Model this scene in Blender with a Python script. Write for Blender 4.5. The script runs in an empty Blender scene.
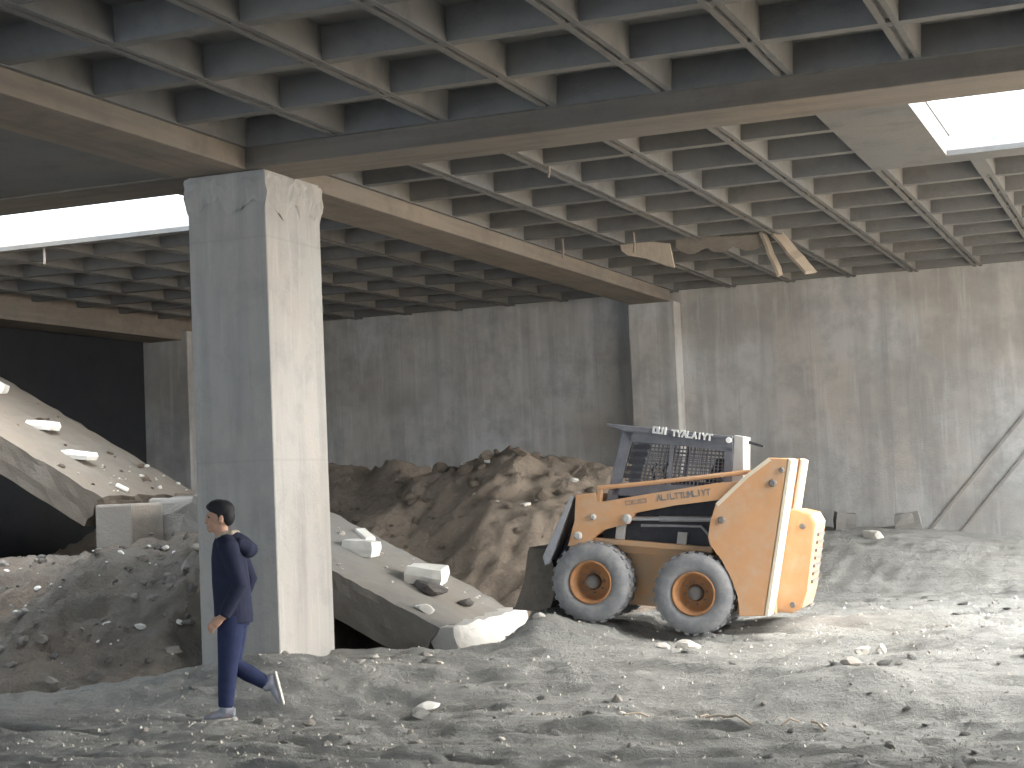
import bpy, bmesh, math, random
from mathutils import Vector, Matrix, noise
random.seed(7)
S = bpy.context.scene
COL = S.collection
R = math.radians
H = 4.88            # underside of the ribs
ZB = H - 0.19       # underside of the beams
TOP = H + 0.27

# ------------------------------------------------------------------ helpers
def obj(name, bm, mat, parent=None, smooth=False, loc=None):
    me = bpy.data.meshes.new(name)
    bmesh.ops.recalc_face_normals(bm, faces=bm.faces[:])
    bm.to_mesh(me); bm.free()
    if mat is not None: me.materials.append(mat)
    if smooth:
        for p in me.polygons: p.use_smooth = True
    o = bpy.data.objects.new(name, me)
    COL.objects.link(o)
    if parent is not None: o.parent = parent
    if loc is not None: o.location = loc
    return o

def tag(o, label=None, cat=None, group=None, kind=None):
    if label: o['label'] = label
    if cat: o['category'] = cat
    if group: o['group'] = group
    if kind: o['kind'] = kind
    return o

def empty(name, loc, label, cat, group=None, mat=None):
    o = bpy.data.objects.new(name, None)
    o.empty_display_size = 0.1
    COL.objects.link(o)
    if mat is not None: o.matrix_world = mat
    else: o.location = loc
    return tag(o, label, cat, group)

def box(bm, x0, x1, y0, y1, z0, z1, bev=0.0):
    vs = [bm.verts.new((x, y, z)) for z in (z0, z1) for y in (y0, y1) for x in (x0, x1)]
    fs = [bm.faces.new([vs[i] for i in f]) for f in
          ((0, 2, 3, 1), (4, 5, 7, 6), (0, 1, 5, 4), (2, 6, 7, 3), (0, 4, 6, 2), (1, 3, 7, 5))]
    if bev > 0:
        es = list({e for f in fs for e in f.edges})
        bmesh.ops.bevel(bm, geom=es, offset=bev, segments=2, affect='EDGES', profile=0.6)
    return vs

def prism(bm, poly, a, b, axis='y', bev=0.0):
    """polygon (p,q) extruded from a to b along an axis; the polygon lies in the other two axes"""
    def P(p, q, t):
        return {'y': (p, t, q), 'x': (t, p, q), 'z': (p, q, t)}[axis]
    A = [bm.verts.new(P(p, q, a)) for p, q in poly]
    B = [bm.verts.new(P(p, q, b)) for p, q in poly]
    n = len(poly); fs = []
    fs.append(bm.faces.new(A)); fs.append(bm.faces.new(B[::-1]))
    for i in range(n):
        fs.append(bm.faces.new((A[i], B[i], B[(i + 1) % n], A[(i + 1) % n])))
    if bev > 0:
        es = list(set(fs[0].edges) | set(fs[1].edges))
        bmesh.ops.bevel(bm, geom=es, offset=bev, segments=2, affect='EDGES', profile=0.6)

def rings(bm, R_, closed_ends=True):
    loops = [[bm.verts.new(p) for p in r] for r in R_]
    n = len(loops[0])
    for a, b in zip(loops, loops[1:]):
        for i in range(n):
            bm.faces.new((a[i], a[(i + 1) % n], b[(i + 1) % n], b[i]))
    if closed_ends:
        bm.faces.new(loops[0][::-1]); bm.faces.new(loops[-1])

def tube(bm, pts, rad, seg=10, up=(0, 0, 1)):
    """tube through points; rad is a number, or a list of numbers or (ra, rb) pairs"""
    pts = [Vector(p) for p in pts]
    if not isinstance(rad, (list, tuple)): rad = [rad] * len(pts)
    rr = []
    for i, p in enumerate(pts):
        t = (pts[min(i + 1, len(pts) - 1)] - pts[max(i - 1, 0)]).normalized()
        u = Vector(up)
        if abs(t.dot(u)) > 0.95: u = Vector((0, 1, 0)) if abs(t.y) < 0.9 else Vector((1, 0, 0))
        s = t.cross(u).normalized(); v = s.cross(t).normalized()
        ra, rb = rad[i] if isinstance(rad[i], (list, tuple)) else (rad[i], rad[i])
        rr.append([p + s * (ra * math.cos(2 * math.pi * k / seg)) + v * (rb * math.sin(2 * math.pi * k / seg)) for k in range(seg)])
    rings(bm, rr)

def lathe(bm, prof, seg=40, axis='y', center=(0, 0, 0), cap=True):
    """prof: (radius, t) closed outline turned round an axis"""
    c = Vector(center); loops = []
    for r, t in prof:
        L = []
        for k in range(seg):
            a = 2 * math.pi * k / seg
            if axis == 'y': p = (r * math.cos(a), t, r * math.sin(a))
            else: p = (r * math.cos(a), r * math.sin(a), t)
            L.append(bm.verts.new(c + Vector(p)))
        loops.append(L)
    for a, b in zip(loops, loops[1:]):
        for i in range(seg):
            bm.faces.new((a[i], a[(i + 1) % seg], b[(i + 1) % seg], b[i]))
    if cap and prof[0][0] > 1e-5: bm.faces.new(loops[0][::-1])
    if cap and prof[-1][0] > 1e-5: bm.faces.new(loops[-1])

def ss(a, b, x):
    t = min(1, max(0, (x - a) / (b - a))); return t * t * (3 - 2 * t)

def fbm(x, y, z=0.0, oct_=5, h=0.9):
    return noise.fractal(Vector((x, y, z)), h, 2.1, oct_)

# ------------------------------------------------------------------ materials
def new_mat(name, rough=0.85, metal=0.0):
    m = bpy.data.materials.new(name); m.use_nodes = True
    nt = m.node_tree; b = nt.nodes['Principled BSDF']
    b.inputs['Roughness'].default_value = rough
    b.inputs['Metallic'].default_value = metal
    b.inputs['Specular IOR Level'].default_value = 0.25
    return m, nt, b

def node(nt, t, **kw):
    n = nt.nodes.new(t)
    for k, v in kw.items():
        if k in n.inputs.keys(): n.inputs[k].default_value = v
        else: setattr(n, k, v)
    return n

def coords(nt, scale=(1, 1, 1), kind='Object'):
    tc = node(nt, 'ShaderNodeTexCoord'); mp = node(nt, 'ShaderNodeMapping')
    mp.inputs['Scale'].default_value = scale
    nt.links.new(tc.outputs[kind], mp.inputs['Vector']); return mp.outputs['Vector']

def noise_fac(nt, vec, scale, detail=6, rough=0.6, lo=0.3, hi=0.7):
    n = node(nt, 'ShaderNodeTexNoise'); n.inputs['Scale'].default_value = scale
    n.inputs['Detail'].default_value = detail; n.inputs['Roughness'].default_value = rough
    nt.links.new(vec, n.inputs['Vector'])
    r = node(nt, 'ShaderNodeMapRange'); r.inputs[1].default_value = lo; r.inputs[2].default_value = hi
    nt.links.new(n.outputs['Fac'], r.inputs[0]); return r.outputs[0]

def mix(nt, fac, a, b, mode='MIX'):
    m = node(nt, 'ShaderNodeMix', data_type='RGBA', blend_type=mode)
    for i, v in ((0, fac), (6, a), (7, b)):
        if isinstance(v, (tuple, list)): m.inputs[i].default_value = (*v[:3], 1)
        elif isinstance(v, (int, float)): m.inputs[i].default_value = v
        else: nt.links.new(v, m.inputs[i])
    return m.outputs[2]

def bump(nt, b, h, strength=0.3, dist=0.02):
    n = node(nt, 'ShaderNodeBump'); n.inputs['Strength'].default_value = strength
    n.inputs['Distance'].default_value = dist
    nt.links.new(h, n.inputs['Height']); nt.links.new(n.outputs['Normal'], b.inputs['Normal'])

def two_tone(name, c1, c2, scale=4, rough=0.85, metal=0.0, stretch=(1, 1, 1), c3=None, s3=18, bmp=0.15, detail=6, w3=0.6):
    m, nt, b = new_mat(name, rough, metal)
    v = coords(nt, stretch)
    f = noise_fac(nt, v, scale, detail)
    c = mix(nt, f, c1, c2)
    f2 = noise_fac(nt, v, s3, 4, 0.7, 0.45, 0.75)
    if c3: c = mix(nt, mixf(nt, f2, w3), c, c3)
    nt.links.new(c, b.inputs['Base Color'])
    if bmp: bump(nt, b, f2, bmp, 0.01)
    return m

def mixf(nt, sock, k):
    n = node(nt, 'ShaderNodeMath', operation='MULTIPLY'); n.inputs[1].default_value = k
    nt.links.new(sock, n.inputs[0]); return n.outputs[0]

def concrete(name, base, dark, warm, board=None, streak=None, bmp=0.25, blotch=0.0):
    """patchy concrete, board: (axis 0/1/2, width) of the boarding marks, streak: vertical stains"""
    m, nt, b = new_mat(name, 0.9)
    v = coords(nt)
    c = mix(nt, noise_fac(nt, v, 0.55, 5, 0.6, 0.35, 0.68), base, warm)
    c = mix(nt, mixf(nt, noise_fac(nt, v, 2.6, 8, 0.68, 0.48, 0.72), 0.6), c, dark)
    if blotch:
        c = mix(nt, mixf(nt, noise_fac(nt, coords(nt, (1, 1, 1.5)), .42, 4, .55, 0.47, 0.60), blotch), c, tuple(x * y for x, y in zip(base, (.62, .57, .52))))
        c = mix(nt, mixf(nt, noise_fac(nt, coords(nt, (1, 1, .8)), 1.3, 7, .65, 0.52, 0.66), blotch * .8), c, dark)
    if streak:
        sv = coords(nt, streak)
        c = mix(nt, mixf(nt, noise_fac(nt, sv, 1.0, 6, 0.6, 0.46, 0.68), 0.55), c, dark)
        c = mix(nt, mixf(nt, noise_fac(nt, sv, 2.3, 5, 0.6, 0.55, 0.75), 0.35), c, tuple(min(1, x * 1.35) for x in base))
    fine = noise_fac(nt, v, 30, 4, 0.7, 0.3, 0.7)
    if board:
        sp = node(nt, 'ShaderNodeSeparateXYZ'); nt.links.new(v, sp.inputs[0])
        mm = node(nt, 'ShaderNodeMath', operation='PINGPONG'); mm.inputs[1].default_value = board[1]
        nt.links.new(sp.outputs[board[0]], mm.inputs[0])
        r = node(nt, 'ShaderNodeMapRange'); r.inputs[1].default_value = 0.0; r.inputs[2].default_value = 0.018
        r.inputs[3].default_value = 0.28; r.inputs[4].default_value = 0
        nt.links.new(mm.outputs[0], r.inputs[0])
        c = mix(nt, r.outputs[0], c, dark)
    nt.links.new(c, b.inputs['Base Color'])
    bump(nt, b, fine, bmp, 0.012)
    return m

M = {}
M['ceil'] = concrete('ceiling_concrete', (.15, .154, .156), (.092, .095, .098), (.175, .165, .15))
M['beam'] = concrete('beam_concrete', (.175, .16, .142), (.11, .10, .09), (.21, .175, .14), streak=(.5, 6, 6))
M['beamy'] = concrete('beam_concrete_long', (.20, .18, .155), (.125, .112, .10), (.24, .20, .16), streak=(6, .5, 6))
M['col'] = concrete('column_concrete', (.42, .415, .40), (.29, .285, .275), (.44, .41, .375), board=(2, 1.02), streak=(5, 5, .5))
M['wall'] = concrete('wall_concrete', (.50, .505, .50), (.27, .262, .25), (.45, .41, .365), board=(0, .62), streak=(3.2, 3.2, .28), blotch=.6)
M['slab'] = concrete('slab_concrete', (.265, .26, .248), (.21, .205, .195), (.26, .235, .205))
M['slabd'] = concrete('dusty_slab', (.20, .178, .15), (.14, .125, .108), (.175, .145, .115))
M['slabw'] = concrete('broken_concrete_lit', (.72, .71, .68), (.50, .49, .46), (.70, .67, .62), bmp=.5)  # paler than the slab, carries the bright light on its end
M['stone'] = concrete('rubble_pale', (.62, .60, .56), (.42, .40, .36), (.60, .55, .48), bmp=.5)
M['stoneg'] = concrete('rubble_grey', (.33, .32, .30), (.20, .19, .175), (.33, .29, .25), bmp=.5)
M['stoned'] = concrete('rubble_dark', (.15, .145, .14), (.09, .09, .088), (.15, .13, .115), bmp=.5)
M['unlit'] = concrete('unlit_black', (.021, .023, .027), (.014, .015, .017), (.028, .028, .029))  # near-black, puts the darkness of an unlit bay into the colour
M['white'] = two_tone('white_block', (.86, .85, .80), (.74, .72, .66), 6, .8)

def dirt(name, a, b_, c_, d_, patch=0.5, bmp=0.5, stretch=(1, 1, 1)):
    m, nt, b = new_mat(name, 0.95)
    v = coords(nt); vs = coords(nt, stretch)
    c = mix(nt, noise_fac(nt, vs, patch, 6, 0.62, 0.36, 0.66), a, b_)
    c = mix(nt, mixf(nt, noise_fac(nt, vs, 2.4, 9, 0.72, 0.5, 0.70), .75), c, c_)
    c = mix(nt, mixf(nt, noise_fac(nt, v, 9.0, 6, 0.75, 0.56, 0.74), .75), c, d_)
    nt.links.new(c, b.inputs['Base Color'])
    h = noise_fac(nt, v, 14, 9, 0.75, 0.25, 0.8)
    bump(nt, b, h, bmp, 0.05)
    return m
M['ground'] = dirt('grey_dirt', (.39, .392, .372), (.33, .33, .31), (.22, .217, .202), (.48, .48, .457), patch=.8, bmp=.9, stretch=(.5, 1.3, 1))
M['outer'] = dirt('ochre_bounce_earth', (.70, .585, .455), (.64, .53, .40), (.56, .46, .35), (.74, .64, .51), 0.2, .3)  # very pale so that it throws warm light up onto the coffers
M['pile'] = dirt('brown_dirt', (.36, .295, .235), (.29, .235, .185), (.18, .148, .12), (.44, .375, .31), 0.9, 1.0)
M['heap'] = dirt('dark_rubble_dirt', (.27, .255, .23), (.30, .24, .19), (.14, .13, .12), (.42, .40, .375), 0.6, 1.0)

M['orange'] = two_tone('orange_paint', (.64, .36, .19), (.57, .32, .165), 3, .6, c3=(.55, .43, .33), s3=5, bmp=.05)
M['orangedust'] = two_tone('dusty_orange_paint', (.55, .30, .14), (.40, .31, .22), 4, .8, c3=(.33, .29, .24), s3=7, bmp=.1)
M['rim'] = two_tone('rim_orange', (.42, .20, .085), (.30, .155, .075), 5, .8, c3=(.17, .115, .08), s3=14)
M['tyre'] = two_tone('dusty_rubber', (.19, .195, .21), (.25, .25, .255), 5, .9, c3=(.36, .35, .335), s3=10)
M['hub'] = two_tone('hub_steel', (.13, .13, .13), (.22, .20, .18), 8, .6)
M['cab'] = two_tone('dark_blue_grey_paint', (.125, .13, .155), (.17, .175, .195), 4, .6, c3=(.26, .26, .27), s3=6)
M['mesh'] = two_tone('screen_steel', (.12, .12, .135), (.17, .17, .18), 6, .6)
M['dark'] = two_tone('dark_engine_panel', (.035, .037, .045), (.06, .06, .068), 6, .7)
M['lgrey'] = two_tone('pale_grey_paint', (.50, .49, .47), (.40, .39, .37), 5, .7)
M['steel'] = two_tone('worn_steel', (.34, .34, .35), (.24, .24, .25), 8, .45, .4)
M['chrome'] = two_tone('piston_steel', (.55, .56, .58), (.45, .46, .48), 8, .3, .6)
M['buck'] = two_tone('muddy_steel', (.11, .10, .088), (.15, .13, .11), 6, .9, c3=(.07, .065, .06))
M['cream'] = two_tone('cream_lit_paint', (.74, .66, .52), (.66, .58, .44), 4, .6)  # on the tower rear plates this stands in for bright light on orange
M['letw'] = two_tone('white_lettering', (.82, .82, .80), (.76, .76, .74), 8, .6)
M['letd'] = two_tone('dark_lettering', (.22, .21, .21), (.33, .27, .21), 8, .7)
M['wood'] = two_tone('raw_plank', (.46, .39, .31), (.37, .31, .25), 3, .85, stretch=(8, 8, 1), c3=(.34, .27, .20))
M['rust'] = two_tone('rusty_bar', (.30, .26, .23), (.22, .17, .14), 12, .8)
M['skin'] = two_tone('skin', (.47, .28, .20), (.43, .25, .175), 20, .6, bmp=0)
M['hair'] = two_tone('black_hair', (.012, .012, .014), (.022, .021, .024), 60, .7)
M['jacket'] = two_tone('navy_cloth', (.017, .020, .042), (.024, .028, .054), 14, .9)
M['jeans'] = two_tone('blue_trousers', (.020, .027, .070), (.027, .036, .085), 16, .9)
M['collar'] = two_tone('beige_lining', (.36, .31, .25), (.30, .26, .21), 20, .95)
M['shoe'] = two_tone('grey_blue_shoe', (.22, .23, .28), (.30, .30, .33), 16, .7)
M['sole'] = two_tone('pale_sole', (.60, .57, .52), (.5, .47, .43), 16, .8)

# ------------------------------------------------------------------ ground
def bumpf(x, y, cx, cy, rx, ry, h):
    d = ((x - cx) / rx) ** 2 + ((y - cy) / ry) ** 2
    return h * math.exp(-d * 1.3)

def gz(x, y):
    z = 0.26 * ss(0.6, 3.0, y)
    z -= .27 * ss(2.9, 3.7, y) * (1 - ss(6.9, 8.2, y)) * ss(-3.2, -1.8, x) * (1 - ss(.1, 1.0, x))      # hollow the broken slab lies in
    z += 0.55 * ss(9.0, 13.2, y) * (1 - 0.55 * ss(2.2, 5.5, x)) * ss(-3, 0, x)
    z += bumpf(x, y, -.75, 1.55, 1.25, .75, .26)                      # against the column foot
    z += bumpf(x, y, 1.12, 3.45, .32, .42, .19) + bumpf(x, y, .86, 4.45, .30, .50, .36) + bumpf(x, y, .80, 4.5, .42, .7, .18)                          # before the broken slab end
    z += bumpf(x, y, -.35, 7.25, .9, .55, .42)
    z += bumpf(x, y, 1.4, 4.3, .7, 1.2, .13)                         # front wheels stand higher
    z += bumpf(x, y, 4.3, 5.0, 1.0, .35, .13) + bumpf(x, y, 4.2, 1.6, .9, .4, .10)
    z += bumpf(x, y, 3.3, .1, 1.1, .25, .09) + bumpf(x, y, 5.3, 3.4, .9, .5, .12)
    z -= bumpf(x, y, 4.6, .9, 1.5, .3, .07) + bumpf(x, y, 3.9, 3.0, 1.3, .35, .07)
    z -= bumpf(x, y, 0.3, 0.2, 1.6, .3, .05)
    z += .04 * fbm(x * .55, y * .8, 1.3, 3) + .028 * fbm(x * 1.1, y * 2.6, 4.1, 4)
    z += .022 * fbm(x * 2.8, y * 5.4, 7.7, 5) + .04 * max(0, fbm(x * .8 + 3, y * 2.9, 11.7, 4) - .12)
    z -= .05 * ss(.10, .35, fbm(x * .7 + 9, y * 2.2, 21.7, 3))
    r = noise.multi_fractal(Vector((x * 5.5, y * 6.5, 2.2)), .7, 2.1, 4)
    z += .011 * r
    return z - .03

def spaced(segs):
    out = []
    for a, b, st in segs:
        n = max(1, round((b - a) / st))
        out += [a + (b - a) * i / n for i in range(n)]
    out.append(segs[-1][1]); return out

def field(xs, ys, f, name, mat):
    bm = bmesh.new()
    vs = [[bm.verts.new((x, y, f(x, y))) for x in xs] for y in ys]
    for j in range(len(ys) - 1):
        for i in range(len(xs) - 1):
            bm.faces.new((vs[j][i], vs[j][i + 1], vs[j + 1][i + 1], vs[j + 1][i]))
    o = obj(name, bm, mat)
    for p in o.data.polygons: p.use_smooth = True
    return o

xs = spaced([(-18.5, -9, .8), (-9, -3, .16), (-3, 6.6, .05), (6.6, 9.6, .4)])
ys = spaced([(-17, -4, .6), (-4, -2.6, .12), (-2.6, 5.5, .045), (5.5, 10, .08), (10, 16.2, .2)])
tag(field(xs, ys, gz, 'floor', M['ground']), 'uneven pale grey dirt floor of the excavated hall', 'ground', kind='structure')

structure_ground = field(spaced([(9.4, 60, 1.2)]), spaced([(-30, 40, 1.2)]), lambda x, y: gz(9.0, min(16, max(-17, y))) * (1 - ss(9.4, 14, x)) + .12 * fbm(x * .3, y * .3, 2, 3) + .03, 'outer_bounce_ground', M['outer'])
tag(structure_ground, 'pale ochre ground added outside the open right side to bounce light', 'ground', kind='structure')  # unseen ground added as a reflector of warm light

# ------------------------------------------------------------------ heaps of dirt
def cone(x, y, cx, cy, h, slope, ax=1.0, ay=1.0):
    d = math.sqrt(((x - cx) / ax) ** 2 + ((y - cy) / ay) ** 2)
    return h - slope * (math.sqrt(d * d + .05))

def big_pile(x, y):
    wx = x + .35 * fbm(x * .9, y * .9, 3.1, 3); wy = y + .35 * fbm(x * .9, y * .9, 8.4, 3)
    pk = [(-1.50, 9.4, 2.36, .72, 1.25, 1.1), (-.85, 9.7, 2.16, .66, 1.5, 1.0), (-.1, 9.9, 2.00, .62, 1.4, 1.0),
          (.7, 9.7, 1.50, .60, 1.2, 1.0), (-2.55, 9.5, 2.12, .74, .8, 1.5), (-2.75, 8.6, 1.70, .75, .7, 1.4),
          (-3.6, 10.2, 2.22, .62, 1.5, 1.0), (-4.8, 10.2, 2.25, .55, 1.6, 1.0), (-6.2, 10.4, 2.0, .5, 1.5, 1.0), (-.5, 7.9, .95, .6, 1.2, 1.0)]
    z = max(cone(wx, wy, *p) for p in pk)
    z += .10 * fbm(x * 1.6, y * 1.6, 5.0, 4) + .045 * fbm(x * 5, y * 5, 1.0, 4)
    z += .045 * noise.multi_fractal(Vector((x * 6, y * 6, 9.1)), .6, 2.2, 5) + .025 * fbm(x * 11, y * 11, 4, 3)
    z -= 2.2 * ss(1.5, 3.0, x)
    return max(z, gz(x, y) - .25)
o = field(spaced([(-9, 3.6, .06)]), spaced([(5.6, 13.5, .07)]), big_pile, 'dirt_heap', M['pile'])
tag(o, 'tall heap of loose brown dirt in front of the back wall, behind the loader bucket', 'dirt heap')

def left_heap(x, y):
    crest = 1.02 + .20 * ss(-4.6, -3.3, x)
    front = ss(1.15, 3.9, y + .3 * fbm(x * .8, 0, 2.2, 2))
    side = ss(-1.75, -2.9, x) if x > -2.9 else 1.0
    side = 1 - ss(-2.3, -1.55, x)
    back = 1 - .45 * ss(4.6, 7.5, y)
    z = crest * (front ** .85) * side * back
    z += (.13 * fbm(x * 1.5, y * 1.8, 6.0, 5) + .05 * fbm(x * 5, y * 5, 3.0, 4)) * min(1, z * 3)
    z += (.05 * noise.multi_fractal(Vector((x * 5.4, y * 5.8, 5.1)), .6, 2.2, 5) + .035 * fbm(x * 9, y * 9, 3, 3)) * min(1, z * 2 + .15)
    z -= .14 * (1 - ss(0, .10, z))
    return max(z, gz(x, y) - .12)
o = field(spaced([(-9.5, -6.3, .15), (-6.3, -1.4, .05)]), spaced([(.8, 5.0, .05), (5.0, 8.6, .12)]), left_heap, 'rubble_heap', M['heap'])
tag(o, 'low dark heap of soil and rubble under the sloping slab left of the column', 'rubble heap')

# ------------------------------------------------------------------ waffle ceiling
RX0 = -1.019; RY0 = .762; PY = 1.1512
ribX = [RX0 + k for k in range(-17, 11)]
ribY = [RY0 + PY * n for n in range(-15, 14)]
HOLES = [(4.72, 7.95, 2.57, 6.08), (-9.35, -2.75, 2.57, 5.50)]      # openings to the sky: x0 x1 y0 y1
XR = 9.2                                                            # open right edge of the slab
YF = -16.2
def minus(a0, a1, cuts):
    segs = [(a0, a1)]
    for c0, c1 in cuts:
        nx = []
        for s0, s1 in segs:
            if c1 <= s0 or c0 >= s1: nx.append((s0, s1)); continue
            if c0 > s0: nx.append((s0, c0))
            if c1 < s1: nx.append((c1, s1))
        segs = nx
    return segs
SOLID = [(3.98, XR, 2.57, 6.50), (-10.3, -2.45, 2.57, 5.66), (-10.3, -1.7, -12, 1.9)]   # flat soffits (no ribs)
def rib_profile(bm, lo, hi, c, axis, w0, w1, z0, z1, groove):
    if groove:
        g = .022
        poly = [(-w0, z0), (-g, z0), (-g, z0 + .035), (g, z0 + .035), (g, z0), (w0, z0), (w1, z1), (-w1, z1)]
    else:
        poly = [(-w0, z0), (w0, z0), (w1, z1), (-w1, z1)]
    poly = [(c + p, q) for p, q in poly]
    prism(bm, poly, lo, hi, axis)
bm = bmesh.new()
for X in ribX:
    if X > XR or X < -18: continue
    cuts = [(1.88, 2.6)] + [(y0, y1) for x0, x1, y0, y1 in SOLID if x0 + .05 < X < x1 + .05]
    for (hx0, hx1, hy0, hy1), ys_ in zip(HOLES, (6.50, 5.66)):
        if hx0 < X < hx1:                                           # lower rib ends under the sloped edge of an opening
            cuts.append((ys_ - .1, ys_ + 1.0))
            prism(bm, [(ys_ - .02, H), (ys_ + 1.0, H), (ys_ + 1.0, TOP), (ys_ + .35, TOP), (ys_ - .02, H + .02)], X - .075, X + .075, 'x')
    for a, b in minus(YF, 16.0, cuts):
        rib_profile(bm, a, b, X, 'y', .070, .090, H, TOP, True)
for Y in ribY:
    if 1.88 < Y < 2.6 or Y < YF: continue
    cuts = [(-1.7, -1.0), (-10.3, -9.6)] + [(x0, x1) for x0, x1, y0, y1 in SOLID if y0 - .05 < Y < y1 + .05]
    for a, b in minus(-18, XR, cuts):
        rib_profile(bm, a, b, Y, 'x', .062, .10, H + .006, TOP, False)
# deck above the coffers, cut round the openings
for a, b in minus(-18, XR, [(h[0], h[1]) for h in HOLES]):
    box(bm, a, b, YF, 16.2, TOP - .02, TOP + .08)
for h in HOLES:
    box(bm, h[0], h[1], YF, h[2], TOP - .02, TOP + .08)
    box(bm, h[0], h[1], (7.3 if h[0] > 0 else 6.7), 16.2, TOP - .02, TOP + .08)
# flat soffits
box(bm, -1.0, XR, 1.82, 1.90, H - .004, TOP)
box(bm, 3.92, 4.72, 2.57, 6.50, H - .002, TOP)
box(bm, 7.95, XR, 2.57, 6.50, H - .002, TOP)
box(bm, -2.75, -2.35, 2.57, 5.66, H - .002, TOP)
box(bm, -10.3, -9.35, 2.57, 5.66, H - .002, TOP)
prism(bm, [(5.50, H - .002), (5.50, H + .05), (6.0, TOP + .08), (6.75, TOP + .08), (6.75, TOP - .02), (6.08, TOP - .02), (5.66, H - .002)], -9.35, -2.75, 'x')
prism(bm, [(6.08, H - .002), (6.08, H + .05), (6.55, TOP + .08), (7.4, TOP + .08), (7.4, TOP - .02), (6.92, TOP - .02), (6.50, H - .002)], 4.72, 7.95, 'x')
box(bm, -10.3, -1.72, -12, 1.9, ZB + .02, TOP)
box(bm, XR - .25, XR, YF, 16.0, ZB, TOP)                            # edge of the slab
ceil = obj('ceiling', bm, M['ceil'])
tag(ceil, 'waffle slab ceiling of square concrete coffers with two openings to the sky', 'ceiling', kind='structure')

def structure(name, mat, label, cat, fn):
    bm = bmesh.new(); fn(bm)
    return tag(obj(name, bm, mat), label, cat, kind='structure')
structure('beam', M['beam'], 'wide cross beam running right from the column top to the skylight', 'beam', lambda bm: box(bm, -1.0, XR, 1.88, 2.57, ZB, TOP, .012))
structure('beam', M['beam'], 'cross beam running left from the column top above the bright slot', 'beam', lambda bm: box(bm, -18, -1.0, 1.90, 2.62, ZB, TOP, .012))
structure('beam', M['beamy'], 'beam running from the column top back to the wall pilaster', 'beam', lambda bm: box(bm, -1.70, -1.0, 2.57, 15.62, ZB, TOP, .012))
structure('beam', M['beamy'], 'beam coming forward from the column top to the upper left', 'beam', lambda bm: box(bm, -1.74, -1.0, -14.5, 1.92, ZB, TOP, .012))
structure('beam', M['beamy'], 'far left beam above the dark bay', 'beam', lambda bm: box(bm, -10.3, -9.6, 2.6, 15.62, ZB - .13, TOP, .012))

# ------------------------------------------------------------------ walls
structure('wall_back', M['wall'], 'stained grey concrete back wall with board marks', 'wall', lambda bm: box(bm, -18.2, 13, 16.0, 16.4, -.6, TOP + .1))
structure('wall_left', M['wall'], 'dark concrete wall beyond the left bay', 'wall', lambda bm: box(bm, -18.4, -18.0, -16.6, 16.4, -.6, TOP + .1))
structure('wall_right', M['wall'], 'concrete wall added at the right of the near bay, outside the view, to block light', 'wall', lambda bm: box(bm, 9.2, 9.6, -16.6, .6, -.6, TOP + .1))  # unseen wall added to keep light from the right off the near bay
structure('wall_front', M['wall'], 'unseen concrete down-stand added behind the viewpoint to limit light', 'wall', lambda bm: box(bm, -18.4, 9.2, -16.6, -16.2, 4.2, TOP + .1))  # unseen, added to trim the light coming in from the front
structure('pilaster', M['wall'], 'concrete pilaster on the back wall under the long beam', 'pilaster', lambda bm: box(bm, -1.74, -.94, 15.6, 16.02, -.4, ZB + .01, .015))
structure('pilaster', M['wall'], 'concrete pilaster in the dark far left corner of the back wall', 'pilaster', lambda bm: box(bm, -10.55, -9.5, 14.1, 16.02, -.4, ZB + .03, .015))
structure('wall_added_dark', M['unlit'], 'black wall added under the far left beam for unlit space', 'wall', lambda bm: box(bm, -10.72, -10.42, 1.0, 14.1, -.6, ZB + .03))  # added wall, its black colour stands in for an unlit bay
# sloping lines left on the wall by a former stair
def diag(bm, x0, z0, x1, z1, w=.05):
    d = Vector((x1 - x0, 0, z1 - z0)); n = Vector((-d.z, 0, d.x)).normalized() * w / 2
    a = Vector((x0, 0, z0)); b = Vector((x1, 0, z1))
    prism(bm, [((a - n).x, (a - n).z), ((b - n).x, (b - n).z), ((b + n).x, (b + n).z), ((a + n).x, (a + n).z)], 15.975, 16.01)
structure('trim_1', M['stoneg'], 'upper of two thin sloping ridges on the back wall at the right', 'wall ridge', lambda bm: diag(bm, 2.95, .67, 5.6, 3.68))
structure('trim_2', M['stoneg'], 'lower of two thin sloping ridges on the back wall at the right', 'wall ridge', lambda bm: diag(bm, 3.44, .62, 5.6, 3.12))

# ------------------------------------------------------------------ column
bm = bmesh.new()
box(bm, -1.68, -.86, 1.98, 3.02, -.5, ZB + .005)
es = [e for e in bm.edges if abs((e.verts[0].co - e.verts[1].co).z) > 1]
bmesh.ops.bevel(bm, geom=es, offset=.008, segments=1, affect='EDGES')
col = tag(obj('column', bm, M['col']), 'tall square concrete column in the middle of the hall, lit on its right side', 'column', kind='structure')
# rough crumbled collar of mortar at its head
bm = bmesh.new()
N = 26
def collar_ring(z, amp, off):
    out = []
    per = []
    x0, x1, y0, y1 = -1.68 - off, -.86 + off, 1.98 - off, 3.02 + off
    for k in range(N): per.append((x0 + (x1 - x0) * k / N, y0, 0, -1))
    for k in range(N): per.append((x1, y0 + (y1 - y0) * k / N, 1, 0))
    for k in range(N): per.append((x1 - (x1 - x0) * k / N, y1, 0, 1))
    for k in range(N): per.append((x0, y1 - (y1 - y0) * k / N, -1, 0))
    for x, y, nx, ny in per:
        a = amp * fbm(x * 6, y * 6, z * 7, 4)
        out.append((x + nx * a * .4, y + ny * a * .4, z + amp * 2.2 * fbm(x * 5, y * 5, z + 9, 4)))
    return out
rings(bm, [collar_ring(ZB - .34, .07, .003), collar_ring(ZB - .27, .06, .018), collar_ring(ZB - .20, .07, .026), collar_ring(ZB - .13, .07, .022), collar_ring(ZB - .07, .05, .028), collar_ring(ZB - .015, .008, .014)], False)
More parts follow.
